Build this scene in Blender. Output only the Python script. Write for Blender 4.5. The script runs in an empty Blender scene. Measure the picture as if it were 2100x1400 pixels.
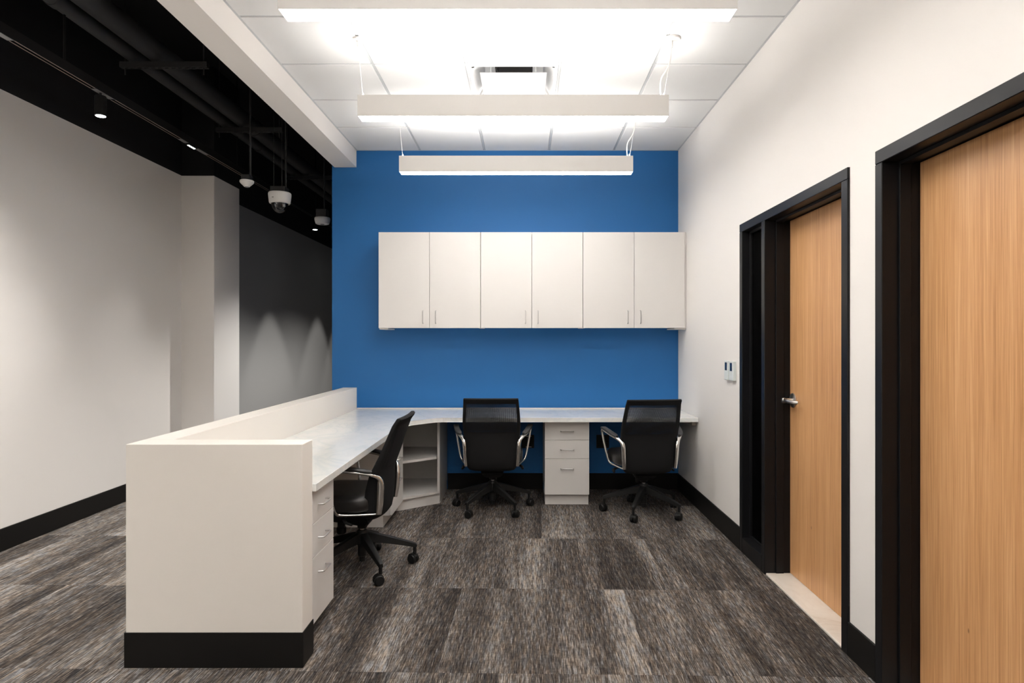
import bpy, bmesh, math, random
from mathutils import Vector, Matrix
random.seed(7)
S = bpy.context.scene
COL = S.collection
PI = math.pi

# ------------------------------------------------------------------ camera, world, exposure
cam_data = bpy.data.cameras.new('camera')
cam = bpy.data.objects.new('camera', cam_data); COL.objects.link(cam)
cam.location = (0, 0, 1.413); cam.rotation_euler = (PI / 2, 0, 0)
cam_data.sensor_width = 36.0; cam_data.lens = 1297 / 2100 * 36
cam_data.shift_x = -26 / 2100; cam_data.shift_y = -3 / 2100
cam_data.clip_start = 0.05
S.camera = cam
w = bpy.data.worlds.new('world'); S.world = w; w.use_nodes = True
w.node_tree.nodes['Background'].inputs[0].default_value = (0.9, 0.93, 1, 1)
w.node_tree.nodes['Background'].inputs[1].default_value = 0.02
S.view_settings.view_transform = 'Standard'; S.view_settings.look = 'None'
S.view_settings.gamma = 1; S.view_settings.use_curve_mapping = False
S.view_settings.exposure = 0.46
DOWN, UP = 20.0, 25.0
LED = (1.0, 0.955, 0.905)
SPOT_W = 90.0                    # watts of each track lamp

# ------------------------------------------------------------------ helpers
def bm_new(): return bmesh.new()
def obj(name, bm, mat, parent=None, smooth=None, loc=None, rot=None, label=None):
    me = bpy.data.meshes.new(name)
    bmesh.ops.recalc_face_normals(bm, faces=bm.faces)
    bm.to_mesh(me); bm.free()
    for m in (mat if isinstance(mat, (list, tuple)) else [mat]): me.materials.append(m)
    if smooth is not None:
        me.shade_smooth(); me.set_sharp_from_angle(angle=math.radians(smooth))
    o = bpy.data.objects.new(name, me); COL.objects.link(o)
    if parent: o.parent = parent
    if loc: o.location = loc
    if rot: o.rotation_euler = rot
    if label: o['label'] = label
    return o
def empty(name, loc=(0, 0, 0), rz=0):
    o = bpy.data.objects.new(name, None); COL.objects.link(o)
    o.location = loc; o.rotation_euler = (0, 0, rz); o.empty_display_size = .1
    return o
def tag(o, label, cat, group=None):
    o['label'] = label; o['category'] = cat
    if group: o['group'] = group
    return o
def struct(o, label=None, cat=None):
    o['kind'] = 'structure'
    if label: o['label'] = label
    if cat: o['category'] = cat
    return o
def copy_tree(o, parent=None):
    c = o.copy(); COL.objects.link(c)
    if parent: c.parent = parent; c.matrix_parent_inverse = o.matrix_parent_inverse.copy()
    for ch in list(o.children): copy_tree(ch, c)
    return c
def box(bm, x0, x1, y0, y1, z0, z1, bev=0, mi=0):
    vs = [bm.verts.new(p) for p in ((x0,y0,z0),(x1,y0,z0),(x1,y1,z0),(x0,y1,z0),(x0,y0,z1),(x1,y0,z1),(x1,y1,z1),(x0,y1,z1))]
    fs = [bm.faces.new([vs[i] for i in q]) for q in ((3,2,1,0),(4,5,6,7),(0,1,5,4),(1,2,6,5),(2,3,7,6),(3,0,4,7))]
    for f in fs: f.material_index = mi
    if bev:
        es = list({e for f in fs for e in f.edges})
        bmesh.ops.bevel(bm, geom=es, offset=bev, segments=1, affect='EDGES', profile=.5)
    return bm
def prism(bm, pts, z0, z1, mi=0):
    a = [bm.verts.new((p[0], p[1], z0)) for p in pts]; b = [bm.verts.new((p[0], p[1], z1)) for p in pts]
    n = len(pts)
    fs = [bm.faces.new(a[::-1]), bm.faces.new(b)]
    for i in range(n): fs.append(bm.faces.new([a[i], a[(i+1) % n], b[(i+1) % n], b[i]]))
    for f in fs: f.material_index = mi
    return bm
def loft(bm, rings, cap=True, mi=None):
    R = [[bm.verts.new(p) for p in r] for r in rings]
    n = len(R[0])
    for k in range(len(R) - 1):
        for i in range(n):
            f = bm.faces.new([R[k][i], R[k][(i+1) % n], R[k+1][(i+1) % n], R[k+1][i]])
            if mi: f.material_index = mi(k, i)
    if cap: bm.faces.new(R[0][::-1]); bm.faces.new(R[-1])
    return bm
def catmull(P, n=6):
    P = [Vector(p) for p in P]; out = []
    for i in range(len(P) - 1):
        p0 = P[i-1] if i else P[0] * 2 - P[1]; p1 = P[i]; p2 = P[i+1]
        p3 = P[i+2] if i + 2 < len(P) else P[-1] * 2 - P[-2]
        for j in range(n):
            t = j / n
            out.append(.5 * ((2*p1) + (p2-p0)*t + (2*p0-5*p1+4*p2-p3)*t*t + (3*p1-p0-3*p2+p3)*t**3))
    out.append(P[-1]); return out
def sweep(bm, pts, radii, lateral=(1, 0, 0), n=12, power=1.0):
    """sweep an ellipse; radii one (a, b) or a list, a along lateral, b in the other direction"""
    pts = [Vector(p) for p in pts]; L = Vector(lateral).normalized(); rings = []
    for i, p in enumerate(pts):
        t = (pts[min(i+1, len(pts)-1)] - pts[max(i-1, 0)]).normalized()
        a = (L - t * L.dot(t))
        if a.length < 1e-4: a = Vector((0, 0, 1)) - t * t.z
        a.normalize(); b = t.cross(a)
        ra, rb = radii[i] if isinstance(radii, list) else radii
        ring = []
        for k in range(n):
            th = 2 * PI * k / n; c, s = math.cos(th), math.sin(th)
            c = math.copysign(abs(c) ** power, c); s = math.copysign(abs(s) ** power, s)
            ring.append(p + a * (ra * c) + b * (rb * s))
        rings.append(ring)
    return loft(bm, rings)
def tube(bm, pts, r, n=10): return sweep(bm, pts, (r, r), (0.13, 0.31, 0.94), n)
def lathe(bm, prof, c=(0, 0, 0), n=28, axis='z'):
    rings = []
    for r, h in prof:
        ring = []
        for k in range(n):
            a = 2 * PI * k / n; u, v = r * math.cos(a), r * math.sin(a)
            p = (u, v, h) if axis == 'z' else ((h, u, v) if axis == 'x' else (u, h, v))
            ring.append((c[0] + p[0], c[1] + p[1], c[2] + p[2]))
        rings.append(ring)
    return loft(bm, rings)

# ------------------------------------------------------------------ materials
def newmat(name):
    m = bpy.data.materials.new(name); m.use_nodes = True
    nt = m.node_tree; return m, nt, nt.nodes['Principled BSDF']
def plain(name, col, rough=.5, metal=0, spec=.5, bump=0, bscale=400, var=0, coat=0):
    m, nt, b = newmat(name)
    b.inputs['Base Color'].default_value = (*col, 1); b.inputs['Roughness'].default_value = rough
    b.inputs['Metallic'].default_value = metal; b.inputs['Specular IOR Level'].default_value = spec
    b.inputs['Coat Weight'].default_value = coat
    tc = nt.nodes.new('ShaderNodeTexCoord'); nz = nt.nodes.new('ShaderNodeTexNoise')
    nz.inputs['Scale'].default_value = bscale; nz.inputs['Detail'].default_value = 3
    nt.links.new(tc.outputs['Object'], nz.inputs['Vector'])
    if bump:
        bp = nt.nodes.new('ShaderNodeBump'); bp.inputs['Strength'].default_value = bump; bp.inputs['Distance'].default_value = .002
        nt.links.new(nz.outputs['Fac'], bp.inputs['Height']); nt.links.new(bp.outputs['Normal'], b.inputs['Normal'])
    if var:
        n2 = nt.nodes.new('ShaderNodeTexNoise'); n2.inputs['Scale'].default_value = 2.3; n2.inputs['Detail'].default_value = 4
        nt.links.new(tc.outputs['Object'], n2.inputs['Vector'])
        mx = nt.nodes.new('ShaderNodeMix'); mx.data_type = 'RGBA'
        mx.inputs[6].default_value = (*[c * (1 - var) for c in col], 1); mx.inputs[7].default_value = (*[min(1, c * (1 + var)) for c in col], 1)
        nt.links.new(n2.outputs['Fac'], mx.inputs[0]); nt.links.new(mx.outputs[2], b.inputs['Base Color'])
    return m
def emit(name, col, s):
    m, nt, b = newmat(name)
    b.inputs['Base Color'].default_value = (.8, .8, .8, 1)
    b.inputs['Emission Color'].default_value = (*col, 1); b.inputs['Emission Strength'].default_value = s
    return m
def mapping(nt, sc, src='Object', rnd=False):
    tc = nt.nodes.new('ShaderNodeTexCoord'); mp = nt.nodes.new('ShaderNodeMapping')
    mp.inputs['Scale'].default_value = sc; out = tc.outputs[src]
    if rnd:
        oi = nt.nodes.new('ShaderNodeObjectInfo'); vm = nt.nodes.new('ShaderNodeVectorMath'); vm.operation = 'MULTIPLY_ADD'
        cx = nt.nodes.new('ShaderNodeCombineXYZ')
        nt.links.new(oi.outputs['Random'], cx.inputs[0]); nt.links.new(oi.outputs['Random'], cx.inputs[1]); nt.links.new(oi.outputs['Random'], cx.inputs[2])
        vm.inputs[1].default_value = (37, 53, 91); nt.links.new(cx.outputs[0], vm.inputs[0]); nt.links.new(out, vm.inputs[2]); out = vm.outputs[0]
    nt.links.new(out, mp.inputs['Vector']); return mp.outputs[0]
def noise(nt, vec, detail=2, rough=.5, dist=0):
    n = nt.nodes.new('ShaderNodeTexNoise'); n.inputs['Scale'].default_value = 1; n.inputs['Detail'].default_value = detail
    n.inputs['Roughness'].default_value = rough; n.inputs['Distortion'].default_value = dist
    nt.links.new(vec, n.inputs['Vector']); return n.outputs['Fac']
def ramp(nt, fac, stops):
    r = nt.nodes.new('ShaderNodeValToRGB'); e = r.color_ramp.elements
    e[0].position, e[0].color = stops[0][0], (*stops[0][1], 1); e[1].position, e[1].color = stops[-1][0], (*stops[-1][1], 1)
    for p, c in stops[1:-1]: x = e.new(p); x.color = (*c, 1)
    nt.links.new(fac, r.inputs[0]); return r.outputs[0]
def mathn(nt, op, a, b):
    n = nt.nodes.new('ShaderNodeMath'); n.operation = op
    for i, v in enumerate((a, b)):
        if isinstance(v, (int, float)): n.inputs[i].default_value = v
        else: nt.links.new(v, n.inputs[i])
    return n.outputs[0]
def mixc(nt, fac, a, b, mode='MIX'):
    n = nt.nodes.new('ShaderNodeMix'); n.data_type = 'RGBA'; n.blend_type = mode
    for i, v in ((0, fac), (6, a), (7, b)):
        if isinstance(v, (int, float)): n.inputs[i].default_value = v
        elif isinstance(v, tuple): n.inputs[i].default_value = (*v, 1)
        else: nt.links.new(v, n.inputs[i])
    return n.outputs[2]

M = {}
M['wall'] = plain('warm_white_paint', (.80, .77, .74), .65, bump=.08, bscale=260)
M['pony'] = plain('half_wall_paint', (.79, .75, .70), .6, bump=.08, bscale=300, var=.012)
M['blue'] = plain('blue_paint', (.004, .122, .36), .55, bump=.08, bscale=260)
M['black_paint'] = plain('black_plenum_paint', (.010, .010, .011), .8, spec=.25, bump=.1, bscale=120)
M['black_pipe'] = plain('black_pipe_paint', (.013, .013, .014), .6, bump=.1, bscale=80)
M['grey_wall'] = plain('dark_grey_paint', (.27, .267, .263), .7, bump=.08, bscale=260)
M['base'] = plain('black_rubber', (.007, .0065, .006), .5, spec=.2, bump=.05)
M['lam'] = plain('white_laminate', (.69, .67, .65), .38, bump=.03, bscale=500)
M['lam_in'] = plain('white_laminate_interior', (.76, .73, .69), .45, bump=.03)
M['tile'] = plain('white_acoustic_tile', (.82, .825, .825), .9, spec=.1, bump=.25, bscale=500)
M['grid'] = plain('shade_greyed_grid_metal', (.58, .60, .62), .5)  # white metal greyed, the shade of the recessed joints put into its colour
M['fixture'] = plain('white_fixture_enamel', (.78, .76, .735), .45)
M['diff_white'] = plain('diffuser_enamel', (.54, .55, .565), .4)
M['duct'] = plain('dark_duct', (.03, .025, .02), .6)
M['frame'] = plain('black_door_frame_enamel', (.007, .007, .008), .38, spec=.2, bump=.03, bscale=200)
M['chrome'] = plain('polished_aluminium', (.80, .79, .77), .13, metal=1)
M['satin'] = plain('satin_steel', (.62, .61, .60), .3, metal=1)
M['blackplastic'] = plain('black_plastic', (.009, .009, .009), .45, spec=.25, bump=.05, bscale=900)
M['pad'] = plain('black_arm_pad', (.025, .025, .026), .45)
M['leather'] = plain('black_leather', (.012, .011, .0105), .36, bump=.12, bscale=320)
M['fabric'] = plain('black_fabric', (.010, .010, .0105), .85, spec=.2, bump=.3, bscale=900)
M['whiteplastic'] = plain('white_plastic', (.62, .61, .59), .4)
M['thermo'] = plain('pale_thermostat_plastic', (.66, .70, .69), .35)
M['screen'] = plain('navy_display', (.012, .022, .05), .15)
M['cream'] = plain('cream_cleat', (.45, .40, .34), .5)
M['railmetal'] = plain('copper_track_conductor', (.38, .31, .27), .4, metal=.6)
M['cover'] = plain('grey_track_cover', (.16, .16, .165), .5)
M['lens_down'] = emit('pendant_lower_diffuser', LED, DOWN)
M['lens_up'] = emit('pendant_upper_diffuser', LED, UP)
M['spot_lens'] = emit('track_lamp_lens', (.9, 1, .97), 14)
M['cone'] = plain('diffuser_cone_enamel', (.80, .805, .81), .45)
M['rim'] = plain('dark_plate_slot', (.05, .05, .05), .5)

def carpet():
    m, nt, b = newmat('streaked_carpet')
    thr = noise(nt, mapping(nt, (330, 13, 1), rnd=True), 2, .7)
    thr2 = noise(nt, mapping(nt, (105, 6, 1), rnd=True), 2, .6)
    mid = noise(nt, mapping(nt, (24, 1.6, 1), rnd=True), 2, .5)
    band = noise(nt, mapping(nt, (4.6, .3, 1), rnd=True), 1.0, .5)
    blot = noise(nt, mapping(nt, (44, 60, 1), rnd=True), 4, .7)
    v = mathn(nt, 'MULTIPLY', mathn(nt, 'SUBTRACT', thr, .5), 2.0)
    v = mathn(nt, 'ADD', v, mathn(nt, 'MULTIPLY', mathn(nt, 'SUBTRACT', thr2, .5), .8))
    v = mathn(nt, 'ADD', v, mathn(nt, 'MULTIPLY', mathn(nt, 'SUBTRACT', mid, .5), .35))
    v = mathn(nt, 'ADD', v, mathn(nt, 'MULTIPLY', mathn(nt, 'SUBTRACT', band, .5), 1.2))
    v = mathn(nt, 'ADD', v, mathn(nt, 'MULTIPLY', mathn(nt, 'SUBTRACT', blot, .5), .55))
    v = mathn(nt, 'ADD', v, .5)
    c = ramp(nt, v, [(0.05, (.014, .012, .012)), (.40, (.062, .053, .047)), (.62, (.122, .108, .097)), (.98, (.34, .32, .30))])
    tint = noise(nt, mapping(nt, (60, 9, 1), rnd=True), 2)
    tc = ramp(nt, tint, [(.35, (.86, .95, 1.08)), (.5, (1, .98, .96)), (.65, (1.12, .98, .84))])
    c = mixc(nt, .8, c, tc, 'MULTIPLY')
    nt.links.new(c, b.inputs['Base Color']); b.inputs['Roughness'].default_value = .95; b.inputs['Specular IOR Level'].default_value = .15
    bp = nt.nodes.new('ShaderNodeBump'); bp.inputs['Strength'].default_value = .5; bp.inputs['Distance'].default_value = .003
    nt.links.new(v, bp.inputs['Height']); nt.links.new(bp.outputs['Normal'], b.inputs['Normal'])
    return m
M['carpet'] = carpet()
def wood():
    m, nt, b = newmat('oak_veneer')
    fine = noise(nt, mapping(nt, (1, 210, 3.2)), 4, .62)
    med = noise(nt, mapping(nt, (1, 46, .7)), 3, .55, .3)
    slip = nt.nodes.new('ShaderNodeTexVoronoi'); slip.voronoi_dimensions = '1D'; slip.inputs['Scale'].default_value = 7.5
    tc = nt.nodes.new('ShaderNodeTexCoord'); sp = nt.nodes.new('ShaderNodeSeparateXYZ')
    nt.links.new(tc.outputs['Object'], sp.inputs[0]); nt.links.new(sp.outputs[1], slip.inputs['W'])
    bw = nt.nodes.new('ShaderNodeRGBToBW'); nt.links.new(slip.outputs['Color'], bw.inputs[0])
    v = mathn(nt, 'ADD', mathn(nt, 'MULTIPLY', fine, .75), mathn(nt, 'MULTIPLY', med, .35))
    v = mathn(nt, 'ADD', v, mathn(nt, 'MULTIPLY', mathn(nt, 'SUBTRACT', bw.outputs[0], .5), .12))
    c = ramp(nt, v, [(.33, (.40, .19, .072)), (.5, (.56, .292, .125)), (.62, (.63, .345, .158)), (.8, (.74, .46, .24))])
    # small pin knots
    vk = nt.nodes.new('ShaderNodeTexVoronoi'); nt.links.new(mapping(nt, (1, 5.5, 2.6)), vk.inputs['Vector']); vk.inputs['Scale'].default_value = 1
    kn = ramp(nt, vk.outputs['Distance'], [(.012, (.35, .3, .25)), (.03, (1, 1, 1))])
    c = mixc(nt, .8, c, kn, 'MULTIPLY')
    nt.links.new(c, b.inputs['Base Color']); b.inputs['Roughness'].default_value = .38; b.inputs['Specular IOR Level'].default_value = .45
    bp = nt.nodes.new('ShaderNodeBump'); bp.inputs['Strength'].default_value = .08; bp.inputs['Distance'].default_value = .001
    nt.links.new(fine, bp.inputs['Height']); nt.links.new(bp.outputs['Normal'], b.inputs['Normal'])
    return m
M['wood'] = wood()
def marble(name, base, dark, rough):
    m, nt, b = newmat(name)
    n1 = noise(nt, mapping(nt, (2.2, 1.4, 2)), 6, .6, 1.6)
    n2 = noise(nt, mapping(nt, (5, 3, 4)), 6, .65, 2.2)
    ridge = mathn(nt, 'ABSOLUTE', mathn(nt, 'SUBTRACT', n1, .5), 0)
    vein = ramp(nt, ridge, [(0, (1, 1, 1)), (.035, (.35, .35, .35)), (.14, (0, 0, 0))])
    soft = ramp(nt, n2, [(.42, (0, 0, 0)), (.68, (.55, .55, .55))])
    f = mathn(nt, 'MAXIMUM', vein, soft)
    c = mixc(nt, f, base, dark)
    nt.links.new(c, b.inputs['Base Color']); b.inputs['Roughness'].default_value = rough
    b.inputs['Specular IOR Level'].default_value = .5
    return m
M['marble'] = marble('pale_marble', (.86, .855, .82), (.74, .77, .765), .13)
M['saddle'] = marble('cream_marble', (.78, .73, .66), (.64, .57, .49), .3)
def glassm(name, col, alpha, rough=.03):
    m, nt, b = newmat(name); out = nt.nodes['Material Output']
    tr = nt.nodes.new('ShaderNodeBsdfTransparent'); tr.inputs[0].default_value = (*col, 1)
    gl = nt.nodes.new('ShaderNodeBsdfGlossy'); gl.inputs['Roughness'].default_value = rough
    fr = nt.nodes.new('ShaderNodeFresnel'); fr.inputs[0].default_value = 1.5
    mx = nt.nodes.new('ShaderNodeMixShader'); nt.links.new(fr.outputs[0], mx.inputs[0])
    nt.links.new(tr.outputs[0], mx.inputs[1]); nt.links.new(gl.outputs[0], mx.inputs[2]); nt.links.new(mx.outputs[0], out.inputs[0])
    return m
M['glass'] = glassm('tinted_sidelight_glass', (.42, .43, .44), .5)
M['dome'] = glassm('smoked_dome', (.72, .73, .75), .5)
def mesh_fabric():
    m, nt, b = newmat('black_mesh_fabric'); out = nt.nodes['Material Output']
    b.inputs['Base Color'].default_value = (.012, .012, .013, 1); b.inputs['Roughness'].default_value = .8; b.inputs['Specular IOR Level'].default_value = .2
    tr = nt.nodes.new('ShaderNodeBsdfTransparent')
    # open weave: holes between threads, two crossing sine grids
    tc = nt.nodes.new('ShaderNodeTexCoord'); sp = nt.nodes.new('ShaderNodeSeparateXYZ'); nt.links.new(tc.outputs['Object'], sp.inputs[0])
    sx = mathn(nt, 'SINE', mathn(nt, 'MULTIPLY', sp.outputs[0], 2 * PI / .0052), 0)
    sz = mathn(nt, 'SINE', mathn(nt, 'MULTIPLY', sp.outputs[2], 2 * PI / .0047), 0)
    h = mathn(nt, 'MULTIPLY', mathn(nt, 'GREATER_THAN', sx, -.35), mathn(nt, 'GREATER_THAN', sz, -.35))
    lw = nt.nodes.new('ShaderNodeLayerWeight'); lw.inputs[0].default_value = .5
    face = mathn(nt, 'SUBTRACT', 1, lw.outputs['Facing'])      # threads close up at a slant
    face = mathn(nt, 'POWER', face, 2.0)
    f = mathn(nt, 'MULTIPLY', h, face)
    f = mathn(nt, 'MULTIPLY', f, 1.0)
    mx = nt.nodes.new('ShaderNodeMixShader'); nt.links.new(f, mx.inputs[0]); nt.links.new(b.outputs[0], mx.inputs[1]); nt.links.new(tr.outputs[0], mx.inputs[2])
    nt.links.new(mx.outputs[0], out.inputs[0]); return m
M['mesh'] = mesh_fabric()

# ------------------------------------------------------------------ room dimensions
XR, XL, YB, YF = 1.457, -3.503, 6.0, -2.6      # right wall, left wall, blue wall, wall behind camera
ZC, ZS, ZT, ZP = 3.208, 3.05, 3.09, 4.2        # tile ceiling, beam soffit, top of pale left wall, black plenum
YE = 13.0
# floor with carpet tiles
floor = struct(obj('floor', box(bm_new(), -3.8, 3.6, YF - .1, YE, -.12, -.008), M['carpet']), 'dark grey streaked carpet floor of long tiles')
TW, TL = .457, .914
tb = bm_new(); box(tb, -TW/2 + .0004, TW/2 - .0004, -TL/2 + .0004, TL/2 - .0004, -.008, 0)
proto = obj('carpet_tile', tb, M['carpet'], floor)
ang = math.radians(-1.2); ca, sa = math.cos(ang), math.sin(ang); first = True
for r in range(-1, 8):
    for c in range(-9, 5):
        lx, ly = c * TW + (.12 if r % 2 else .31), 2.68 + TL * (r - 2) + TL / 2
        px, py = lx * ca - (ly - 2.68) * sa, lx * sa + (ly - 2.68) * ca + 2.68
        if px < XL - .1 or px > XR + .1 or py > 7.3: continue
        o = proto if first else proto.copy()
        if not first: COL.objects.link(o); o.parent = floor
        first = False
        o.location = (px, py, 0); o.rotation_euler = (0, 0, ang + (PI if random.random() < .5 else 0))
# left wall: pale lower part, black band above; a pale pier steps out, dark grey wall beyond
struct(obj('wall_left', box(bm_new(), XL - .15, XL, YF, 6.454, 0, ZT), M['wall']), 'long pale wall left of the reception half wall')
struct(obj('wall_left_pier', box(bm_new(), XL - .15, -3.17, 6.454, 7.028, 0, ZT, bev=.004), M['wall']), 'pale wall pier stepping out at the end of the left wall')
struct(obj('wall_left_corridor', box(bm_new(), -3.74, -3.54, 7.028, YE, 0, ZT), M['grey_wall']), 'dark grey corridor wall beyond the pale pier')
b = bm_new(); box(b, XL - .15, XL - .001, YF, 6.454, ZT, ZP); box(b, XL - .15, -3.171, 6.454, 7.028, ZT, ZP); box(b, -3.74, -3.541, 7.028, YE, ZT, ZP)
struct(obj('wall_left_upper', b, M['black_paint']), 'black painted band above the left walls')
struct(obj('wall_corridor_end', box(bm_new(), -3.74, 1.0, YE, YE + .1, 0, ZP), M['black_paint']), 'black wall at the far end of the corridor')
struct(obj('wall_back', box(bm_new(), -1.827, XR + .15, YB, YB + .15, 0, ZP), M['blue']), 'blue accent wall behind the cabinets and worktop')
struct(obj('wall_front', box(bm_new(), XL - .15, XR + .15, YF - .12, YF, 0, ZP), M['wall']), 'white wall behind the camera')
# right wall with two openings
D1a, D1b, SLb = 2.889, 3.812, 4.256            # door opening, sidelight outer edge
D2a, D2b = 1.645, 2.56
WT = .15
b = bm_new()
ztop = 2.188
box(b, XR, XR + WT, SLb, YB, 0, ZP); box(b, XR, XR + WT, D2b + .05, D1a - .056, 0, ZP)
box(b, XR, XR + WT, YF, D2a - .05, 0, ZP)
box(b, XR, XR + WT, D1a - .056, SLb, ztop, ZP); box(b, XR, XR + WT, D2a - .05, D2b + .05, ztop, ZP)
struct(obj('wall_right', b, M['wall']), 'off white wall on the right holding the two oak doors')
# dark office behind the sidelight
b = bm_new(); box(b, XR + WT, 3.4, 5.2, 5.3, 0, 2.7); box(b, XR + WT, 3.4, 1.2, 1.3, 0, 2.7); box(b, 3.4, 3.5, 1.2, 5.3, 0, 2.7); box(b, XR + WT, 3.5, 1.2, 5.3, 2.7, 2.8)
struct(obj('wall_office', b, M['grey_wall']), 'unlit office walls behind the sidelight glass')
# baseboards
def baseboard(name, segs, label):
    b = bm_new()
    for s in segs: box(b, *s, 0, .152, bev=.002)
    return struct(obj(name, b, M['base']), label)
baseboard('baseboard_left', [(XL, XL + .012, YF, 6.454)], 'black baseboard along the pale left wall')
baseboard('baseboard_left_pier', [(XL + .012, -3.158, 6.442, 6.454), (-3.17, -3.158, 6.454, 7.028)], 'black baseboard around the pale pier')
baseboard('baseboard_back', [(-.73, .172, YB - .012, YB), (.556, XR, YB - .012, YB)], 'black baseboard under the worktop on the blue wall')
baseboard('baseboard_right', [(XR - .012, XR, SLb + .001, YB - .012), (XR - .012, XR, D2b + .051, D1a - .057), (XR - .012, XR, YF, D2a - .051)], 'black baseboard on the right wall')
baseboard('baseboard_front', [(XL + .012, XR - .012, YF, YF + .012)], 'black baseboard behind the camera')

# ------------------------------------------------------------------ ceiling
ceil = struct(empty('ceiling'), 'white suspended ceiling of square acoustic tiles')
gx = [-1.596, -.992, -.381, .230, .846, XR]
gy = [6.0, 5.346] + [5.346 - .6105 * k for k in range(1, 14)]
gy = [y for y in gy if y > YF] + [YF]
obj('ceiling_deck', box(bm_new(), -1.6, XR + .1, YF, YB, ZC + .16, ZC + .2), M['black_paint'], ceil)
gw = .007
for i, x in enumerate(gx[1:-1]):
    obj('grid_bar', box(bm_new(), x - gw, x + gw, YF, YB, ZC + .006, ZC + .03), M['grid'], ceil)
for y in gy[1:-1]:
    obj('grid_bar', box(bm_new(), gx[0], gx[-1], y - gw, y + gw, ZC + .0065, ZC + .029), M['grid'], ceil)
b = bm_new(); box(b, gx[0], gx[0] + .014, YF, YB, ZC, ZC + .004); box(b, XR - .014, XR, YF, YB, ZC, ZC + .004); box(b, gx[0], XR, YB - .014, YB, ZC, ZC + .004)
obj('wall_angle', b, M['grid'], ceil)
tile_cache = {}
for j in range(len(gy) - 1):
    for i in range(5):
        x0, x1, y1, y0 = gx[i], gx[i+1], gy[j], gy[j+1]
        if i == 2 and abs(y0 - 4.125) < .02: continue
        key = (round(x1 - x0, 3), round(y1 - y0, 3), i in (0, 4), j == 0)
        if key not in tile_cache:
            b = bm_new(); hx, hy = (x1 - x0) / 2 - .0105, (y1 - y0) / 2 - .0105
            box(b, -hx, hx, -hy, hy, 0, .012, bev=.002)
            box(b, -hx - .006, hx + .006, -hy - .006, hy + .006, .012, .02)
            o = obj('ceiling_tile', b, M['tile'], ceil); tile_cache[key] = o
        else:
            o = tile_cache[key].copy(); COL.objects.link(o); o.parent = ceil
        o.location = ((x0 + x1) / 2, (y0 + y1) / 2, ZC + .0012)
struct(obj('ceiling_black', box(bm_new(), -3.7, -1.6, YF, YE, ZP, ZP + .1), M['black_paint']), 'black painted open ceiling over the left side')
struct(obj('ceiling_corridor', box(bm_new(), -1.6, 1.0, YB + .15, YE, ZP, ZP + .1), M['black_paint']), 'black ceiling past the blue wall')
b = bm_new()
def bl(y): return -1.804 + (YB - y) * (.031 / 2.954)
prism(b, [(-1.596, YF), (-1.596, YB), (bl(YB), YB), (bl(YF), YF)], ZS, ZS + .5)
struct(obj('ceiling_beam', b, M['wall']), 'pale drywall beam between tiled and black ceilings')
struct(obj('wall_bulkhead', prism(bm_new(), [(-1.62, YF), (-1.62, YB), (bl(YB) + .02, YB), (bl(YF) + .02, YF)], ZS + .5, ZP), M['black_paint']), 'black bulkhead above the drywall beam')

# ------------------------------------------------------------------ doors
def frame_piece(b, y0, y1, z0, z1, stop=0):
    """hollow metal frame member: proud face, full-depth jamb"""
    box(b, XR - .012, XR + WT + .006, y0, y1, z0, z1, bev=.0025)
d1 = struct(empty('door_1', (0, 0, 0)), 'far oak door with black frame, sidelight and chrome lever')
b = bm_new()
frame_piece(b, D1a - .056, D1a, 0, 2.134); frame_piece(b, D1b, D1b + .05, 0, 2.134); frame_piece(b, SLb - .05, SLb, 0, 2.134)
frame_piece(b, D1a - .056, SLb, 2.134, ztop); frame_piece(b, D1b + .05, SLb - .05, 0, .10)
obj('door_frame', b, M['frame'], d1)
b = bm_new()
ST0, ST1 = XR + .055, XR + .10
box(b, ST0, ST1, D1b - .012, D1b, .01, 2.134, bev=.001); box(b, ST0, ST1, D1a, D1a + .012, .01, 2.134, bev=.001); box(b, ST0, ST1, D1a + .012, D1b - .012, 2.12, 2.134, bev=.001)
obj('door_stop', b, M['frame'], d1)
b = bm_new()
g0, g1 = D1b + .05, SLb - .05
for (xa, xb) in ((XR + .038, XR + .052), (XR + .062, XR + .10)):
    box(b, xa, xb, g0, g0 + .014, .10, 2.134, bev=.001); box(b, xa, xb, g1 - .014, g1, .10, 2.134, bev=.001)
    box(b, xa, xb, g0 + .014, g1 - .014, .10, .116, bev=.001); box(b, xa, xb, g0 + .014, g1 - .014, 2.118, 2.134, bev=.001)
obj('glazing_bead', b, M['frame'], d1)
obj('glass_pane', box(bm_new(), XR + .053, XR + .061, g0 + .002, g1 - .002, .102, 2.132), M['glass'], d1)
def door_leaf(parent, y0, y1, handle_y, hx):
    leaf = obj('door_panel', box(bm_new(), XR + .141, XR + .186, -(y1 - y0) / 2 + .003, (y1 - y0) / 2 - .003, .012, 2.13, bev=.0015), M['wood'], parent, loc=(0, (y0 + y1) / 2, 0))
    xd = XR + .141; zc = 1.055; hy = handle_y - (y0 + y1) / 2
    b = bm_new(); lathe(b, [(.001, 0), (.040, 0), (.043, -.003), (.043, -.008), (.036, -.012), (.001, -.012)], (xd, hy, zc), 32, 'x')
    lathe(b, [(.014, -.010), (.013, -.05), (.016, -.052), (.016, -.066), (.013, -.07), (.001, -.07)], (xd, hy, zc), 20, 'x')
    p = catmull([(xd - .060, hy + .006, zc), (xd - .062, hy - .02, zc), (xd - .058, hy - .06, zc - .001), (xd - .046, hy - .10, zc - .003), (xd - .026, hy - .118, zc - .004)], 5)
    n = len(p); sweep(b, p, [(.0125 - .004 * i / n, .006) for i in range(n)], (0, 0, 1), 12, .6)
    lathe(b, [(.001, -.0705), (.006, -.0705), (.006, -.0715), (.001, -.0715)], (xd, hy, zc), 14, 'x')
    h = obj('door_handle', b, M['satin'], leaf, smooth=35, label='satin chrome lever handle with round rose')
    return leaf
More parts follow.
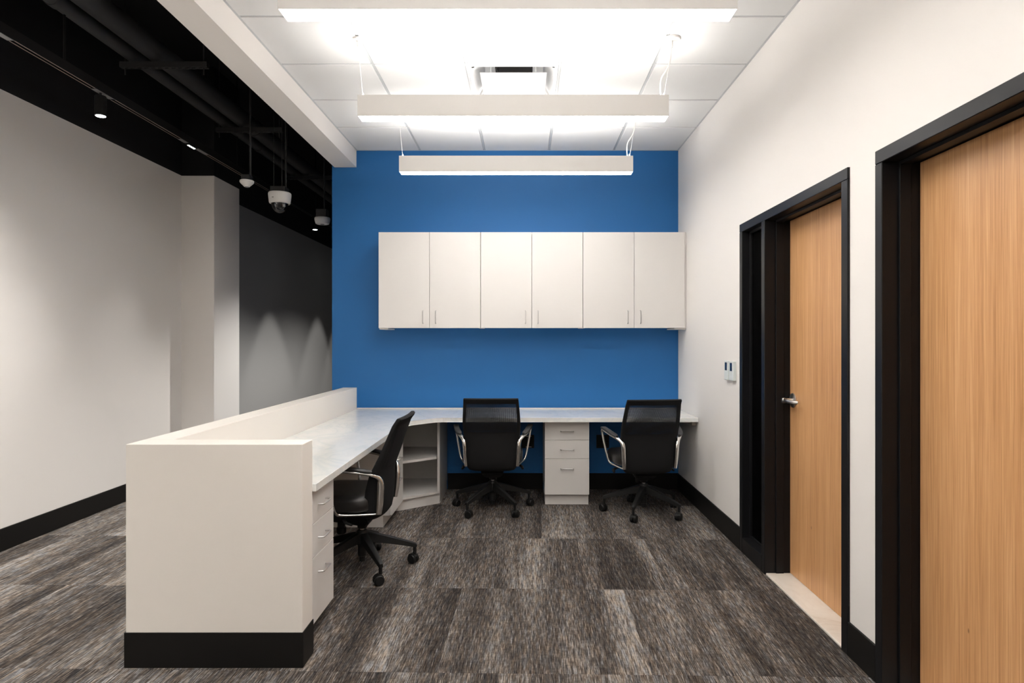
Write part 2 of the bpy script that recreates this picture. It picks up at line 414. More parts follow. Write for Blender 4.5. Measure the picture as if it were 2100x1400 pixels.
door_leaf(d1, D1a, D1b, 3.757, 0)
obj('threshold', box(bm_new(), XR - .004, XR + .19, D1a + .001, D1b - .001, -.004, .011, bev=.003), M['saddle'], d1, label='cream marble threshold')
d2 = struct(empty('door_2', (0, 0, 0)), 'near oak door in black frame at right edge of view')
b = bm_new()
frame_piece(b, D2b, D2b + .05, 0, 2.134); frame_piece(b, D2a - .05, D2a, 0, 2.134); frame_piece(b, D2a - .05, D2b + .05, 2.134, ztop + .002)
obj('door_frame', b, M['frame'], d2)
b = bm_new()
box(b, ST0, ST1, D2b - .012, D2b, .01, 2.134, bev=.001); box(b, ST0, ST1, D2a, D2a + .012, .01, 2.134, bev=.001); box(b, ST0, ST1, D2a + .012, D2b - .012, 2.12, 2.134, bev=.001)
obj('door_stop', b, M['frame'], d2)
door_leaf(d2, D2a, D2b, 1.72, 0)
obj('threshold', box(bm_new(), XR - .004, XR + .19, D2a + .001, D2b - .001, -.004, .011, bev=.003), M['saddle'], d2, label='cream marble threshold')

# ------------------------------------------------------------------ reception half wall
HZ = .963
hw = tag(empty('reception_half_wall', (-1.34, 2.8, 0)), 'low white L-shaped reception half wall with black base in left foreground', 'half wall')
def rel(o, root):
    o.parent = root; o.matrix_parent_inverse = Matrix.Translation(root.location).inverted(); return o
rel(obj('long_wall', box(bm_new(), -1.722, -1.592, 2.862, YB - .002, .0, HZ, bev=.002), M['pony']), hw)
rel(obj('end_wall', box(bm_new(), -1.722, -.96, 2.73, 2.861, .0, HZ, bev=.002), M['pony']), hw)
b = bm_new(); box(b, -1.727, -.955, 2.725, 2.7297, 0, .152, bev=.001); box(b, -.9597, -.955, 2.7297, 2.862, 0, .152, bev=.001); box(b, -1.727, -1.7223, 2.7297, YB - .002, 0, .152, bev=.002)
rel(obj('baseboard', b, M['base'], label='black rubber base strip'), hw)

# ------------------------------------------------------------------ worktop
pts = [(-1.588, 2.866), (-.945, 2.866), (-.945, 5.00), (-.939, 5.045), (-.915, 5.085), (-.77, 5.245), (-.735, 5.275), (-.685, 5.294), (1.452, 5.294), (1.452, 5.996), (-1.588, 5.996)]
wt = tag(empty('worktop', (-1.2, 4.4, .726)), 'long L-shaped pale marble worktop along the half wall and blue wall', 'worktop')
b = prism(bm_new(), pts, .726, .762); bmesh.ops.bevel(b, geom=[e for e in b.edges if abs(e.verts[0].co.z - e.verts[1].co.z) < 1e-5], offset=.002, segments=1, affect='EDGES')
rel(obj('slab', b, M['marble']), wt)
rel(obj('back_strip', box(bm_new(), -1.588, 1.452, 5.984, 5.996, .7625, .772, bev=.001), M['lam'], label='thin white strip along the wall'), wt)

# ------------------------------------------------------------------ base cabinets
def pull(b, cx, cz, yf, length=.11, vertical=False):
    h = length / 2; o = .028
    if vertical: P = [(cx, yf, cz - h), (cx, yf - o, cz - h + .002), (cx, yf - o, cz + h - .002), (cx, yf, cz + h)]
    else: P = [(cx - h, yf, cz), (cx - h + .002, yf - o, cz), (cx + h - .002, yf - o, cz), (cx + h, yf, cz)]
    P = [Vector(p) for p in P]
    q = [P[0], P[0].lerp(P[1], .8), P[1].lerp(P[2], .04), P[1].lerp(P[2], .96), P[3].lerp(P[2], .8), P[3]]
    return tube(b, q, .0042, 8)
def pedestal(name, wdt, dep, loc, rz, label, fz=(.559, .401), left_scribe=0):
    r = empty(name, loc, rz); tag(r, label, 'drawer cabinet')
    t = .018; hw_ = wdt / 2
    b = bm_new()
    box(b, -hw_, -hw_ + t, t + .002, dep, .09, .7255); box(b, hw_ - t, hw_, t + .002, dep, .09, .7255)
    box(b, -hw_ + t, hw_ - t, t + .002, dep, .09, .108); box(b, -hw_ + t, hw_ - t, t + .002, dep, .7075, .7255); box(b, -hw_ + t, hw_ - t, dep - .01, dep, .108, .7075)
    obj('carcass', b, M['lam'], r)
    obj('toe_kick', box(bm_new(), -hw_ + .004, hw_ - .004, .04 if rz == 0 else .07, dep, 0, .0898), M['lam'], r)
    zs = [.0915, fz[1], fz[0], .722]
    for k in (2, 1, 0):
        z0, z1 = zs[k] + .0015, zs[k+1] - .0015
        d = obj('drawer', box(bm_new(), -hw_ + .001, hw_ - .001, 0, t, z0, z1, bev=.0012), M['lam'], r)
        hz = {2: .635, 1: .478, 0: .316}[k]
        obj('handle', pull(bm_new(), 0, hz, .0005), M['satin'], d, smooth=40)
    return r
pedestal('drawer_pedestal', .38, .58, (.362, 5.40, 0), 0, 'white three-drawer pedestal under the worktop between the two far chairs')
pedestal('drawer_pedestal', .375, .60, (-.98, 3.056, 0), PI / 2, 'white three-drawer pedestal nearest the camera, beside the half wall end')
pedestal('drawer_pedestal', .43, .58, (-1.0, 4.985, 0), PI / 2, 'white drawer pedestal behind the left chair, next to the corner shelves')
# corner shelf unit
cs = tag(empty('corner_shelf_unit', (-1.1, 5.6, 0)), 'white open corner shelf cabinet with angled front under the worktop', 'shelf')
P1, P2 = Vector((-.733, 5.46)), Vector((-1.03, 5.205))
n_in = Vector((-(P1 - P2).y, (P1 - P2).x)).normalized()
def pent(b, z0, z1, ins=0, side=.019):
    a, c = P1 + n_in * ins, P2 + n_in * ins
    prism(b, [(a.x - side, a.y - side * .86), (a.x - side, 5.97), (-1.57, 5.97), (-1.57, c.y + .005), (c.x, c.y + .005)], z0, z1)
    return b
sidep = prism(bm_new(), [(P1.x, P1.y), (P1.x, 5.985), (P1.x - .019, 5.985), (P1.x - .019, P1.y - .016)], .09, .7255)
rel(obj('side_panel', sidep, M['lam']), cs)
rel(obj('side_panel', box(bm_new(), -1.582, P2.x, 5.2025, 5.2045, .09, .7255), M['lam_in']), cs)
rel(obj('back_panel', box(bm_new(), -1.582, P1.x - .019, 5.971, 5.985, .09, .7255), M['lam_in']), cs)
rel(obj('bottom_shelf', pent(bm_new(), .09, .109), M['lam']), cs)
rel(obj('shelf', pent(bm_new(), .388, .407, .012), M['lam']), cs)
rel(obj('top_panel', pent(bm_new(), .708, .7255, .004), M['lam']), cs)
a, c = P1 + n_in * .03 + Vector((-.004, 0)), P2 + n_in * .03
rel(obj('toe_kick', prism(bm_new(), [(P1.x - .002, P1.y + .02), (P1.x - .002, 5.98), (-1.57, 5.98), (-1.57, c.y), (c.x, c.y)], 0, .0898), M['lam']), cs)
d = (P1 - P2).normalized()
st = prism(bm_new(), [tuple(P2), tuple(P2 + d * .02), tuple(P2 + d * .02 + n_in * .018), tuple(P2 + n_in * .018)], .109, .708)
rel(obj('stile', st, M['lam']), cs)
# worktop support cleat on right wall
b = bm_new(); box(b, XR - .04, XR - .001, 5.36, 5.98, .69, .7255, bev=.002)
b2 = prism(b, [(XR - .16, 5.40), (XR - .16, 5.43), (XR - .04, 5.43), (XR - .04, 5.40)], .709, .7255)
tag(obj('support_cleat', b2, M['cream']), 'cream support cleat under the worktop on the right wall', 'bracket')

# ------------------------------------------------------------------ wall cabinets
def wall_cab(x0, label):
    W, H, Dp, t = .9185, .864, .305, .018
    r = tag(empty('wall_cabinet', (x0 + W / 2, 5.69, 1.52)), label, 'cabinet', 'white wall cabinets on the blue wall')
    b = bm_new(); h = W / 2
    box(b, -h, -h + t, t + .002, Dp, 0, H); box(b, h - t, h, t + .002, Dp, 0, H)
    box(b, -h + t, h - t, t + .002, Dp, .012, .012 + t); box(b, -h + t, h - t, t + .002, Dp, H - t, H); box(b, -h + t, h - t, Dp - .01, Dp, .03, H - t)
    obj('carcass', b, M['lam'], r)
    for s in (-1, 1):
        xa, xb = (-h + .0015, -.0015) if s < 0 else (.0015, h - .0015)
        d = obj('door', box(bm_new(), xa, xb, 0, t, .001, H - .001, bev=.0012), M['lam'], r)
        obj('handle', pull(bm_new(), s * .057 - (0 if s > 0 else 0), .10, .0005, .114, True), M['satin'], d, smooth=40)
    return r
X0 = -1.316
wall_cab(X0, 'leftmost of the three white two-door wall cabinets')
wall_cab(X0 + .9205, 'middle white two-door wall cabinet, between the two others')
c3 = wall_cab(X0 + 1.841, 'rightmost white two-door wall cabinet, touching the right wall')
obj('filler_strip', box(bm_new(), .4605, .4605 + .010, .006, .30, 0, .864), M['lam'], c3)
b = bm_new(); box(b, X0 + .003, X0 + .085, 5.71, 5.99, 1.508, 1.5195, bev=.002)
tag(obj('under_cabinet_bracket', b, M['lam']), 'small white bracket under the left end of the wall cabinets', 'bracket')
b = bm_new(); box(b, XR - .11, XR - .003, 5.71, 5.99, 1.508, 1.5195, bev=.002)
tag(obj('under_cabinet_bracket', b, M['lam']), 'small white bracket under the right end of the wall cabinets', 'bracket')

# ------------------------------------------------------------------ outlets and thermostats
def outlet(x, label):
    r = tag(empty('power_outlet', (x, YB, .452)), label, 'outlet')
    obj('cover_plate', box(bm_new(), -.06, .06, -.008, 0, -.062, .062, bev=.002), M['blackplastic'], r)
    for s in (-1, 1):
        b = bm_new(); box(b, -.05, -.008, -.012, -.0082, s * .03 - .019, s * .03 + .019, bev=.002); box(b, .008, .05, -.012, -.0082, s * .03 - .019, s * .03 + .019, bev=.002)
        obj('socket', b, M['blackplastic'], r)
    return r
o1 = outlet(.03, 'black power outlet on blue wall beside the middle chair arm')
for z in (-.0505, .0505): obj('label_strip', box(bm_new(), -.02, .034, -.014, -.0082, z - .003, z + .003), M['whiteplastic'], o1, label='pale strip')
outlet(.74, 'black power outlet on blue wall beside the right chair arm')
def thermostat(y0, y1, label):
    zc = 1.198
    r = tag(empty('thermostat', (XR, (y0 + y1) / 2, zc)), label, 'thermostat'); h = (y1 - y0) / 2
    obj('body', box(bm_new(), -.024, 0, -h, h, -.068, .068, bev=.003), M['thermo'], r)
    obj('screen', box(bm_new(), -.0252, -.0242, -h * .52, h * .5, .0, .056), M['screen'], r, label='dark navy display')
    return r
thermostat(4.462, 4.546, 'slim white wall thermostat, the one farther from the door')
thermostat(4.352, 4.437, 'slim white wall thermostat, the one nearer the sidelight frame')

# ------------------------------------------------------------------ pendant lights
def pendant(y0, label):
    L, D, H, xc = 1.831, .104, .124, -.0675
    r = tag(empty('linear_pendant_light', (xc, y0 + D / 2, 2.73)), label, 'pendant light', 'white linear pendants under the tiled ceiling')
    h, d, t = L / 2, D / 2, .003
    b = bm_new(); box(b, -h, h, -d, -d + t, 0, H); box(b, -h, h, d - t, d, 0, H); box(b, -h, -h + t, -d + t, d - t, 0, H); box(b, h - t, h, -d + t, d - t, 0, H)
    box(b, -h + t, h - t, -d + t, d - t, H * .45, H * .5)
    obj('housing', b, M['fixture'], r)
    obj('lower_diffuser', box(bm_new(), -h + t, h - t, -d + t, d - t, .0005, .004), M['lens_down'], r)
    obj('upper_diffuser', box(bm_new(), -h + t, h - t, -d + t, d - t, H - .006, H - .003), M['lens_up'], r)
    zc = ZC - 2.73
    for s in (-1, 1):
        xe = s * (h - .02); xt = s * (h - .02) + s * .03 if s > 0 else -.992 - xc
        b = bm_new(); lathe(b, [(.001, zc + .0), (.032 if s < 0 else .052, zc), (.030 if s < 0 else .050, zc - .012), (.008, zc - .014), (.007, zc - .05), (.001, zc - .052)], (xt if s < 0 else .846 + .03 - xc, 0, 0), 28)
        obj('canopy', b, M['fixture'], r, smooth=35)
        top = (xt, 0, zc - .05) if s < 0 else (.846 + .03 - xc, 0, zc - .05)
        obj('suspension_cable', tube(bm_new(), [top, (xe, 0, H - .002)], .0011, 6), M['fixture'], r)
        obj('cable_gripper', lathe(bm_new(), [(.001, H - .004), (.006, H - .004), (.006, H + .02), (.002, H + .03)], (xe, 0, 0), 12), M['fixture'], r)
    xt = .846 + .03 - xc
    p = catmull([(xt + .003, 0, zc - .02), (xt - .014, .004, zc - .15), (xe - .012, .006, H + .12), (xe - .019, .004, H + .05), (xe - .014, 0, H)], 6)
    obj('power_cord', tube(bm_new(), p, .0038, 8), M['fixture'], r, smooth=60)
    return r
pendant(2.515, 'nearest visible white linear pendant, cut by the top of the view')
pendant(3.716, 'middle white linear pendant hanging in front of the air diffuser')
pendant(4.945, 'farthest white linear pendant, close to the blue wall')
pendant(1.29, 'added white linear pendant overhead, unseen above the view')  # this and the next two are unseen, added to brighten the room
pendant(.06, 'added white linear pendant, unseen directly above the camera')
pendant(-1.17, 'added white linear pendant, unseen behind the camera')

# ------------------------------------------------------------------ air diffuser
dx0, dx1, dy0, dy1 = -.381, .230, 4.125, 4.7355
ad = tag(empty('air_diffuser', ((dx0 + dx1) / 2, (dy0 + dy1) / 2, ZC)), 'square white ceiling air diffuser with flat centre plate', 'air vent')
h = .296
def sq(r, z): return [(-r, -r, z), (r, -r, z), (r, r, z), (-r, r, z)]
b = bm_new(); loft(b, [sq(.275, .0), sq(h, -.001), sq(h, .012), sq(.27, .012)], cap=False)
obj('flange', b, M['cone'], ad)
b = bm_new(); loft(b, [sq(.2755, .0), sq(.262, .012), sq(.215, .075), sq(.205, .1), sq(.1302, .1002)], cap=False)
bmesh.ops.bevel(b, geom=[e for e in b.edges if abs(e.verts[0].co.z - e.verts[1].co.z) > .005], offset=.015, segments=3, affect='EDGES')
obj('cone', b, M['cone'], ad, smooth=50)
obj('duct_neck', lathe(bm_new(), [(.128, .101), (.125, .095), (.118, .096), (.118, .145), (.001, .146)], n=36), M['duct'], ad, smooth=40)
obj('centre_plate', box(bm_new(), -.222, .222, -.222, .222, -.020, -.015, bev=.001), M['diff_white'], ad)
for sx in (-1, 1):
    for sy in (-1, 1):
        obj('bracket', tube(bm_new(), [(sx * .15, sy * .20, -.015), (sx * .15, sy * .205, .03), (sx * .165, sy * .235, .05)], .004, 8), M['diff_white'], ad)

# ------------------------------------------------------------------ black plenum: track, lamps, pipes, struts, detectors, dome camera
TX, TZ = -2.91, 3.11
tr = tag(empty('lighting_track', (TX, 7, TZ)), 'long black suspended lighting track along the left wall', 'lighting track')
obj('housing', (lambda b: (box(b, -.02, -.012, -9, 5.5, 0, .0625), box(b, .012, .02, -9, 5.5, 0, .0625), box(b, -.012, .012, -9, 5.5, .012, .0625))[0])(bm_new()), M['blackplastic'], tr)
for y0, y1 in ((3.59, 4.26), (4.47, 5.33), (5.80, 7.4), (1.6, 3.44)):
    for x in (-.0155, .0145):
        obj('conductor_rail', box(bm_new(), x - .0022, x + .0022, y0 - 7, y1 - 7, -.0015, 0), M['railmetal'], tr)
for y0, y1 in ((3.44, 3.58), (4.27, 4.45), (5.335, 5.44), (5.60, 5.79)):
    obj('cover_plate', box(bm_new(), -.019, .019, y0 - 7, y1 - 7, -.003, -.0005), M['cover'], tr)
for y in (2.0, 4.0, 6.4, 8.8, 11.2):
    obj('hanger_rod', tube(bm_new(), [(0, y - 7, .0625), (0, y - 7, ZP - TZ)], .007, 8), M['blackplastic'], tr)
def spotlight(x, y, z, aim, label, watts, size=75, blend=.6):
    r = tag(empty('track_spotlight', (x, y, z)), label, 'spotlight')
    b = bm_new(); lathe(b, [(.0345, -.0), (.0365, 0), (.0365, .13), (.034, .135), (.001, .135)], n=28)
    lathe(b, [(.034, .0), (.033, .02), (.001, .022)], n=28)
    obj('lamp_body', b, M['blackplastic'], r, smooth=35)
    obj('lens', lathe(bm_new(), [(.001, -.003), (.029, -.003), (.031, -.001), (.001, -.0005)], n=24), M['spot_lens'], r)
    obj('stem', tube(bm_new(), [(0, 0, .13), (0, 0, (TZ if x == TX else ZP) - z + .001)], .008, 8), M['blackplastic'], r)
    l = bpy.data.lights.new('spot_beam', 'SPOT'); l.energy = watts; l.spot_size = math.radians(size); l.spot_blend = blend; l.shadow_soft_size = .02
    l.color = (1, .97, .92)
    lo = bpy.data.objects.new('spot_beam', l); COL.objects.link(lo); lo.parent = r; lo.location = (0, 0, -.012)
    lo.rotation_euler = (aim[0], aim[1], 0)
    return r
spotlight(TX, 4.34, 2.95, (0, math.radians(0)), 'black cylinder track lamp lit over the near pale wall', SPOT_W * .7, 60, 1)
spotlight(TX, 8.78, 2.945, (0, 0), 'small lit track lamp near the blue wall edge', SPOT_W * .7, 60, .35)
for k, y in enumerate((3.1, 1.2, -.9)):  # wide fill lamps added out of view to brighten the left side
    spotlight(TX, y, 2.945, (0, math.radians(18)), ('added fill lamp on the track ahead of the camera, unseen outside the left edge of view', 'added fill lamp on the track, unseen beside the camera on the left', 'added fill lamp on the track, unseen behind the camera on the left')[k], SPOT_W * 2.3, 125, 1)
for y in (10.8, 12.0, 7.72):
    if y > 9: spotlight(TX, y, 2.945, (0, 0), 'lit track lamp in the corridor beyond the blue wall, %s' % ('the nearer' if y < 11 else 'the farther'), SPOT_W * .7, 60, .35)
for k, y in enumerate((7.6, 9.6)):  # hidden lamps added behind the blue wall to lift the corridor light
    spotlight(-1.35, y, 2.945, (0, 0), ('added fill lamp hidden just behind the blue wall', 'added fill lamp hidden deeper in the corridor behind the blue wall')[k], SPOT_W * 2.6, 130, .5)
lm = tag(empty('linear_led_module', (TX, 5.522, TZ)), 'four small lit dots of an LED module set in the track', 'led module')
obj('module_body', box(bm_new(), -.018, .018, -.068, .068, -.012, -.001, bev=.001), M['blackplastic'], lm)
for k in range(4):
    obj('led_lens', lathe(bm_new(), [(.001, -.0125), (.009, -.0125), (.009, -.0145), (.001, -.0145)], (0, -.045 + .03 * k, 0), 14), M['spot_lens'], lm)
l = bpy.data.lights.new('led_beam', 'SPOT'); l.energy = SPOT_W * .8; l.spot_size = math.radians(56); l.spot_blend = 1; l.color = (1, .97, .92); l.shadow_soft_size = .03
lo = bpy.data.objects.new('led_beam', l); COL.objects.link(lo); lo.parent = lm; lo.location = (0, 0, -.03)
# pipes
def pipe(x, z, r, label, joints):
    t = tag(empty('ceiling_pipe', (x, 5, z)), label, 'pipe')
    b = lathe(bm_new(), [(r, YF + .1 - 5), (r, YE - 5.05)], (0, 0, 0), 28, 'y')
    obj('pipe_run', b, M['black_pipe'], t, smooth=40)
    for y in joints: obj('coupling', lathe(bm_new(), [(r, y - 5 - .03), (r + .006, y - 5 - .028), (r + .006, y - 5 + .028), (r, y - 5 + .03)], (0, 0, 0), 28, 'y'), M['black_pipe'], t, smooth=40)
pipe(-2.90, 3.52, .052, 'black pipe under the open ceiling, the one farther from the beam', (3.9, 6.9, 9.9))
pipe(-2.73, 3.55, .078, 'thicker black pipe under the open ceiling, the one nearer the beam', (3.75, 6.4, 9.2))
for k, y in enumerate((4.67, 6.11, 7.9)):
    t = tag(empty('strut_hanger', (-2.66, y, 3.42)), ('nearest', 'second', 'farthest')[k] + ' black slotted strut carrying the ceiling pipes', 'pipe hanger', 'struts under the black pipes')
    b = bm_new(); box(b, -.32, .32, -.0205, -.0175, 0, .041); box(b, -.32, .32, .0175, .0205, 0, .041)
    # slotted underside
    for i in range(13): box(b, -.32 + i * .05, -.32 + i * .05 + .022, -.0175, .0175, 0, .003)
    box(b, -.32, .32, -.0175, -.008, 0, .003); box(b, -.32, .32, .008, .0175, 0, .003)
    obj('strut_channel', b, M['black_pipe'], t)
    for s in (-1, 1):
        obj('threaded_rod', tube(bm_new(), [(s * .29, 0, -.05), (s * .29, 0, ZP - 3.42)], .005, 8), M['black_pipe'], t)
def rod_drop(parent, dx, z0, r=.008): obj('drop_rod', tube(bm_new(), [(dx, 0, z0), (dx, 0, ZP - parent.location.z)], r, 8), M['black_pipe'], parent)
sd = tag(empty('smoke_detector', (-2.372, 5.4, 2.72)), 'small white cone-shaped smoke detector left of the dome camera', 'smoke detector')
obj('detector_body', lathe(bm_new(), [(.001, 0), (.022, 0), (.026, .005), (.052, .03), (.058, .04), (.057, .052), (.05, .056), (.001, .056)], n=32), M['whiteplastic'], sd, smooth=30)
obj('sensor_tip', lathe(bm_new(), [(.001, -.004), (.014, -.004), (.018, 0)], n=20), M['cover'], sd, smooth=30)
obj('junction_box', box(bm_new(), -.035, .035, -.035, .035, .056, .10, bev=.003), M['black_pipe'], sd)
rod_drop(sd, .03, .10)
dc = tag(empty('dome_camera', (-2.238, 5.78, 2.572)), 'white dome security camera with smoked glass hanging on black rods', 'security camera')
obj('camera_housing', lathe(bm_new(), [(.072, .090), (.078, .084), (.088, .086), (.093, .094), (.101, .168), (.099, .180), (.093, .186), (.001, .186)], n=40), M['whiteplastic'], dc, smooth=32)
prof = [(.073 * math.sin(a), .089 - .089 * math.cos(a)) for a in [i * PI / 2 / 10 for i in range(11)]]; prof[0] = (.0008, 0)
obj('dome_cover', lathe(bm_new(), prof, n=36), M['dome'], dc, smooth=60)
b = bm_new(); lathe(b, [(.001, -.04), (.022, -.04), (.026, -.03), (.026, .02), (.001, .03)], (0, 0, .068), 20, 'y')
obj('camera_lens', b, M['blackplastic'], dc, smooth=35)
obj('lens_bracket', box(bm_new(), -.045, .045, .0, .02, .06, .085, bev=.003), M['whiteplastic'], dc)
obj('maker_plate', box(bm_new(), -.035, -.018, -.0945, -.090, .125, .130), M['rim'], dc)
obj('junction_box', box(bm_new(), -.065, .065, -.06, .06, .186, .235, bev=.003), M['black_pipe'], dc)
rod_drop(dc, .055, .235, .009); rod_drop(dc, .02, .235, .004); rod_drop(dc, -.055, .235, .003)
wd = tag(empty('ceiling_sensor', (-2.207, 6.9, 2.675)), 'small white round ceiling sensor beside the blue wall edge', 'sensor')
obj('sensor_body', lathe(bm_new(), [(.001, 0), (.06, 0), (.072, .006), (.082, .04), (.084, .06), (.08, .072), (.001, .074)], n=32), M['whiteplastic'], wd, smooth=32)
obj('sensor_tip', lathe(bm_new(), [(.001, -.006), (.018, -.006), (.024, 0)], n=20), M['cover'], wd, smooth=32)
obj('junction_box', box(bm_new(), -.055, .055, -.055, .055, .074, .16, bev=.003), M['black_pipe'], wd)
rod_drop(wd, .02, .16)

# ------------------------------------------------------------------ office chairs (front of the chair is local +Y)
def ring_rect(z, yr, yf, wd, wrap, n=40, p=.35):
    cy, ty = (yr + yf) / 2, (yf - yr) / 2; out = []
    for k in range(n):
        a = 2 * PI * k / n; c, s = math.cos(a), math.sin(a)
        x = wd / 2 * math.copysign(abs(c) ** .55, c)
        y = cy + ty * math.copysign(abs(s) ** p, s) + wrap * (x / (wd / 2)) ** 2
        out.append((x, y, z))
    return out
def make_chair(name, label):
    r = tag(empty(name), label, 'chair')
    # backrest
    st = [(.343, -.135, -.10, .30, .02), (.352, -.155, -.088, .37, .03), (.375, -.173, -.082, .405, .035), (.43, -.185, -.085, .425, .04), (.52, -.190, -.098, .44, .04),
          (.61, -.188, -.125, .455, .038), (.66, -.202, -.145, .464, .034), (.73, -.227, -.180, .470, .03), (.80, -.247, -.208, .462, .026), (.87, -.272, -.234, .451, .022),
          (.905, -.284, -.247, .445, .02), (.922, -.294, -.255, .442, .018), (.934, -.303, -.261, .440, .016), (.944, -.307, -.267, .438, .016), (.951, -.300, -.276, .432, .016)]
    n = 40
    def mi(k, i):
        a = 2 * PI * (i + .5) / n; x = abs(math.cos(a)) ** .55
        return 1 if (6 <= k <= 9 and x < .90) else 0
    b = loft(bm_new(), [ring_rect(z, yr, yf, wd, wr, n) for z, yr, yf, wd, wr in st], mi=mi)
    obj('backrest', b, [M['fabric'], M['mesh']], r, smooth=50)
    # seat
    rings = []
    for z, sc, dz in ((.398, .86, 0), (.402, .95, 0), (.418, .99, 0), (.445, 1.0, 0), (.47, .995, 0), (.486, .965, 0), (.496, .89, 0), (.500, .70, 0), (.501, .3, 0)):
        ring = []
        for k in range(44):
            a = 2 * PI * k / 44; c, s = math.cos(a), math.sin(a)
            x = .252 * sc * math.copysign(abs(c) ** .5, c); y = .10 + .235 * sc * math.copysign(abs(s) ** .5, s)
            zz = z - max(0, y - .22) ** 1.5 * .5 if z > .43 else z
            ring.append((x, y, zz))
        rings.append(ring)
    obj('seat', loft(bm_new(), rings), M['leather'], r, smooth=60)
    # mechanism
    b = bm_new(); loft(b, [[(-.06, -.04, .268), (.06, -.04, .268), (.06, .16, .30), (-.06, .16, .30)], [(-.09, -.065, .305), (.09, -.065, .305), (.09, .24, .325), (-.09, .24, .325)], [(-.11, -.01, .397), (.11, -.01, .397), (.11, .28, .397), (-.11, .28, .397)]])
    bmesh.ops.bevel(b, geom=list(b.edges), offset=.008, segments=2, affect='EDGES')
    lathe(b, [(.026, .25), (.030, .255), (.03, .29)], (0, 0, 0), 20)
    obj('tilt_mechanism', b, M['blackplastic'], r, smooth=40)
    obj('tension_knob', lathe(bm_new(), [(.001, .215), (.026, .215), (.030, .222), (.030, .25), (.024, .256), (.024, .33)], (0, .13, 0), 20), M['blackplastic'], r, smooth=35)
    for s in (-1, 1):
        b = tube(bm_new(), [(s * .08, .06, .36), (s * .20, .05, .362), (s * .235, .04, .355)], .006, 8)
        sweep(b, [(s * .225, .045, .358), (s * .245, .03, .350), (s * .252, -.01, .338)], [(.012, .008), (.014, .008), (.010, .006)], (1, 0, 0), 10)
        obj('lever', b, M['blackplastic'], r, smooth=50)
    # armrests
    for s in (-1, 1):
        P = [(.208, -.155, .392), (.213, -.163, .46), (.218, -.168, .55), (.224, -.166, .592), (.236, -.152, .615), (.258, -.12, .632), (.285, -.06, .648), (.303, .02, .662), (.316, .085, .672), (.320, .118, .664),
             (.316, .122, .635), (.300, .108, .54), (.280, .09, .445), (.268, .078, .408), (.255, .06, .396), (.235, -.02, .391), (.214, -.12, .391), (.208, -.15, .394)]
        rad = [(.014, .017), (.0155, .021), (.0165, .022), (.0165, .018), (.016, .012), (.016, .0095), (.016, .009), (.015, .009), (.013, .009), (.010, .009), (.009, .010), (.009, .0105), (.009, .010), (.008, .009), (.008, .008), (.008, .007), (.009, .007), (.009, .008)]
        pp = catmull([(s * x, y, z) for x, y, z in P], 5)
        rr = []
        for i in range(len(rad) - 1):
            for j in range(5): t = j / 5; rr.append((rad[i][0] * (1-t) + rad[i+1][0] * t, rad[i][1] * (1-t) + rad[i+1][1] * t))
        rr.append(rad[-1])
        a = obj('armrest', sweep(bm_new(), pp, rr, (1, 0, 0), 12, .75), M['chrome'], r, smooth=60, label='polished metal armrest loop')
        q = catmull([(s * .258, -.125, .645), (s * .285, -.06, .664), (s * .303, .02, .679), (s * .314, .085, .688), (s * .317, .105, .684)], 4)
        m = len(q)
        obj('arm_pad', sweep(bm_new(), q, [(.023 * min(1, .45 + i * .35, .45 + (m - 1 - i) * .35), .0095) for i in range(m)], (1, 0, 0), 14, .6), M['pad'], a, smooth=55, label='black arm pad')
    # column
    obj('gas_lift', lathe(bm_new(), [(.001, .045), (.018, .045), (.018, .075), (.026, .08), (.026, .20), (.001, .2)], n=20), M['blackplastic'], r, smooth=35)
    obj('piston', lathe(bm_new(), [(.0135, .20), (.0135, .30)], n=16), M['satin'], r, smooth=35, label='metal gas piston')
    obj('base_hub', lathe(bm_new(), [(.03, .145), (.042, .155), (.044, .19), (.038, .225), (.03, .238), (.014, .239)], n=24), M['blackplastic'], r, smooth=40)
    return r
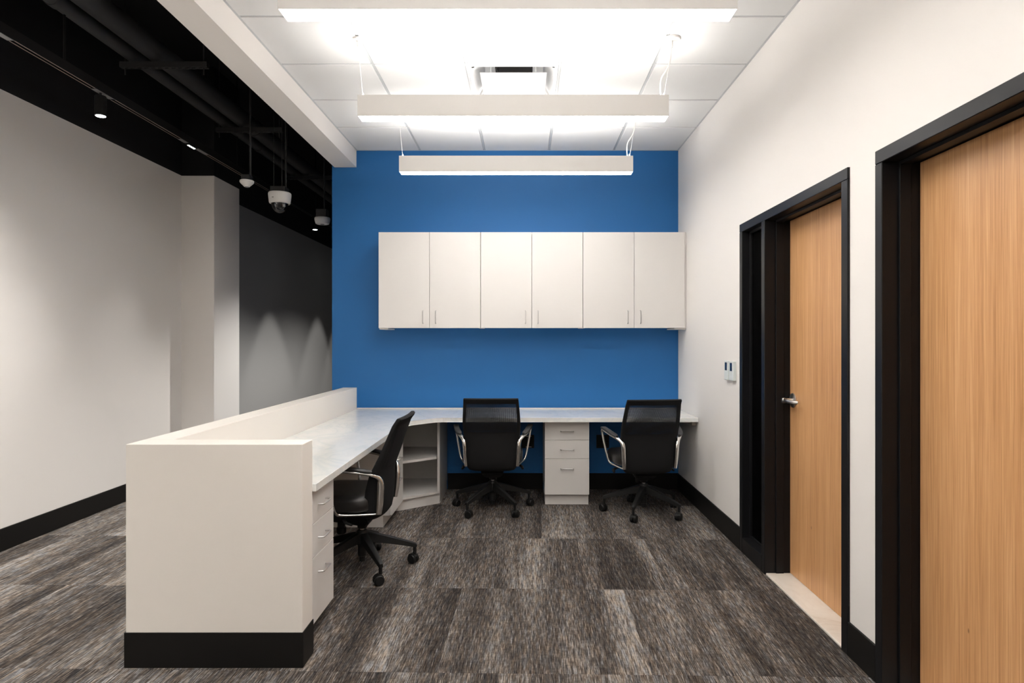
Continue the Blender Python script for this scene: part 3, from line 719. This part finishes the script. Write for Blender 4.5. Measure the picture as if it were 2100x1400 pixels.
def add_legs(r, base_ang, seed):
    """five legs with casters; base_ang is the world-like local angle of the first leg"""
    rnd = random.Random(seed)
    for k in range(5):
        a = base_ang + k * 2 * PI / 5
        rings = []
        for t in (0, .12, .35, .6, .85, .96, 1.0):
            R = .025 + t * (.335 - .025); zt = .226 - .100 * t ** 1.15; hh = .060 - .036 * t; ww = .050 - .020 * t
            if t == 1: hh *= .8; zt -= .004; ww *= .75
            z0 = zt - hh
            rings.append([(R, -ww/2, z0), (R, ww/2, z0), (R, ww * .42, zt - .003), (R, ww * .3, zt), (R, -ww * .3, zt), (R, -ww * .42, zt - .003)])
        b = loft(bm_new(), rings); lathe(b, [(.001, .066), (.011, .066), (.011, .108)], (.322, 0, 0), 14)
        leg = obj('leg', b, M['blackplastic'], r, smooth=35, rot=(0, 0, a))
        c = bm_new()
        for s in (-1, 1): lathe(c, [(.001, s * .004), (.027, s * .004), (.0295, s * .008), (.0295, s * .021), (.025, s * .027), (.001, s * .028)], (0, .012, .0295), 24, 'x')
        # hood
        pr = [(0.034 * math.cos(t_), .034 * math.sin(t_)) for t_ in [i * PI / 10 for i in range(11)]]
        rings = [[(s, .012 + rr * math.cos(q), .0295 + rr * math.sin(q)) for rr, q in ((.030, 0.2), (.034, .5), (.035, 1.0), (.035, 1.6), (.034, 2.2), (.031, 2.6), (.012, 2.2), (.012, 1.0))] for s in (-.017, .017)]
        loft(c, rings); lathe(c, [(.009, .03), (.009, .072)], (0, 0, 0), 12)
        obj('caster', c, M['blackplastic'], leg, smooth=35, loc=(.322, 0, 0), rot=(0, 0, rnd.uniform(0, 2 * PI)))
def chair(x, y, yaw, leg_world, seed, label, proto=[]):
    if not proto: r = make_chair('office_chair', label); proto.append(r)
    else:
        src = proto[0]; r = src.copy(); COL.objects.link(r); tag(r, label, 'chair')
        for ch in src.children:
            if ch.name.startswith('leg'): continue
            c = ch.copy(); COL.objects.link(c); c.parent = r
            for g in ch.children: d = g.copy(); COL.objects.link(d); d.parent = c
    r['group'] = 'black mesh-back office chairs at the worktop'
    r.location = (x, y, 0); r.rotation_euler = (0, 0, yaw)
    add_legs(r, leg_world - yaw, seed)
    return r
c1 = chair(-1.008, 3.925, PI / 2 - .02, math.radians(15), 1, 'black office chair seen from the side at the left worktop run')
chair(-.268, 5.29, 0, math.radians(90), 2, 'black office chair seen from behind, left of the far drawer pedestal')
chair(.976, 5.186, math.radians(7), math.radians(-115), 3, 'black office chair seen from behind, nearest the right wall')
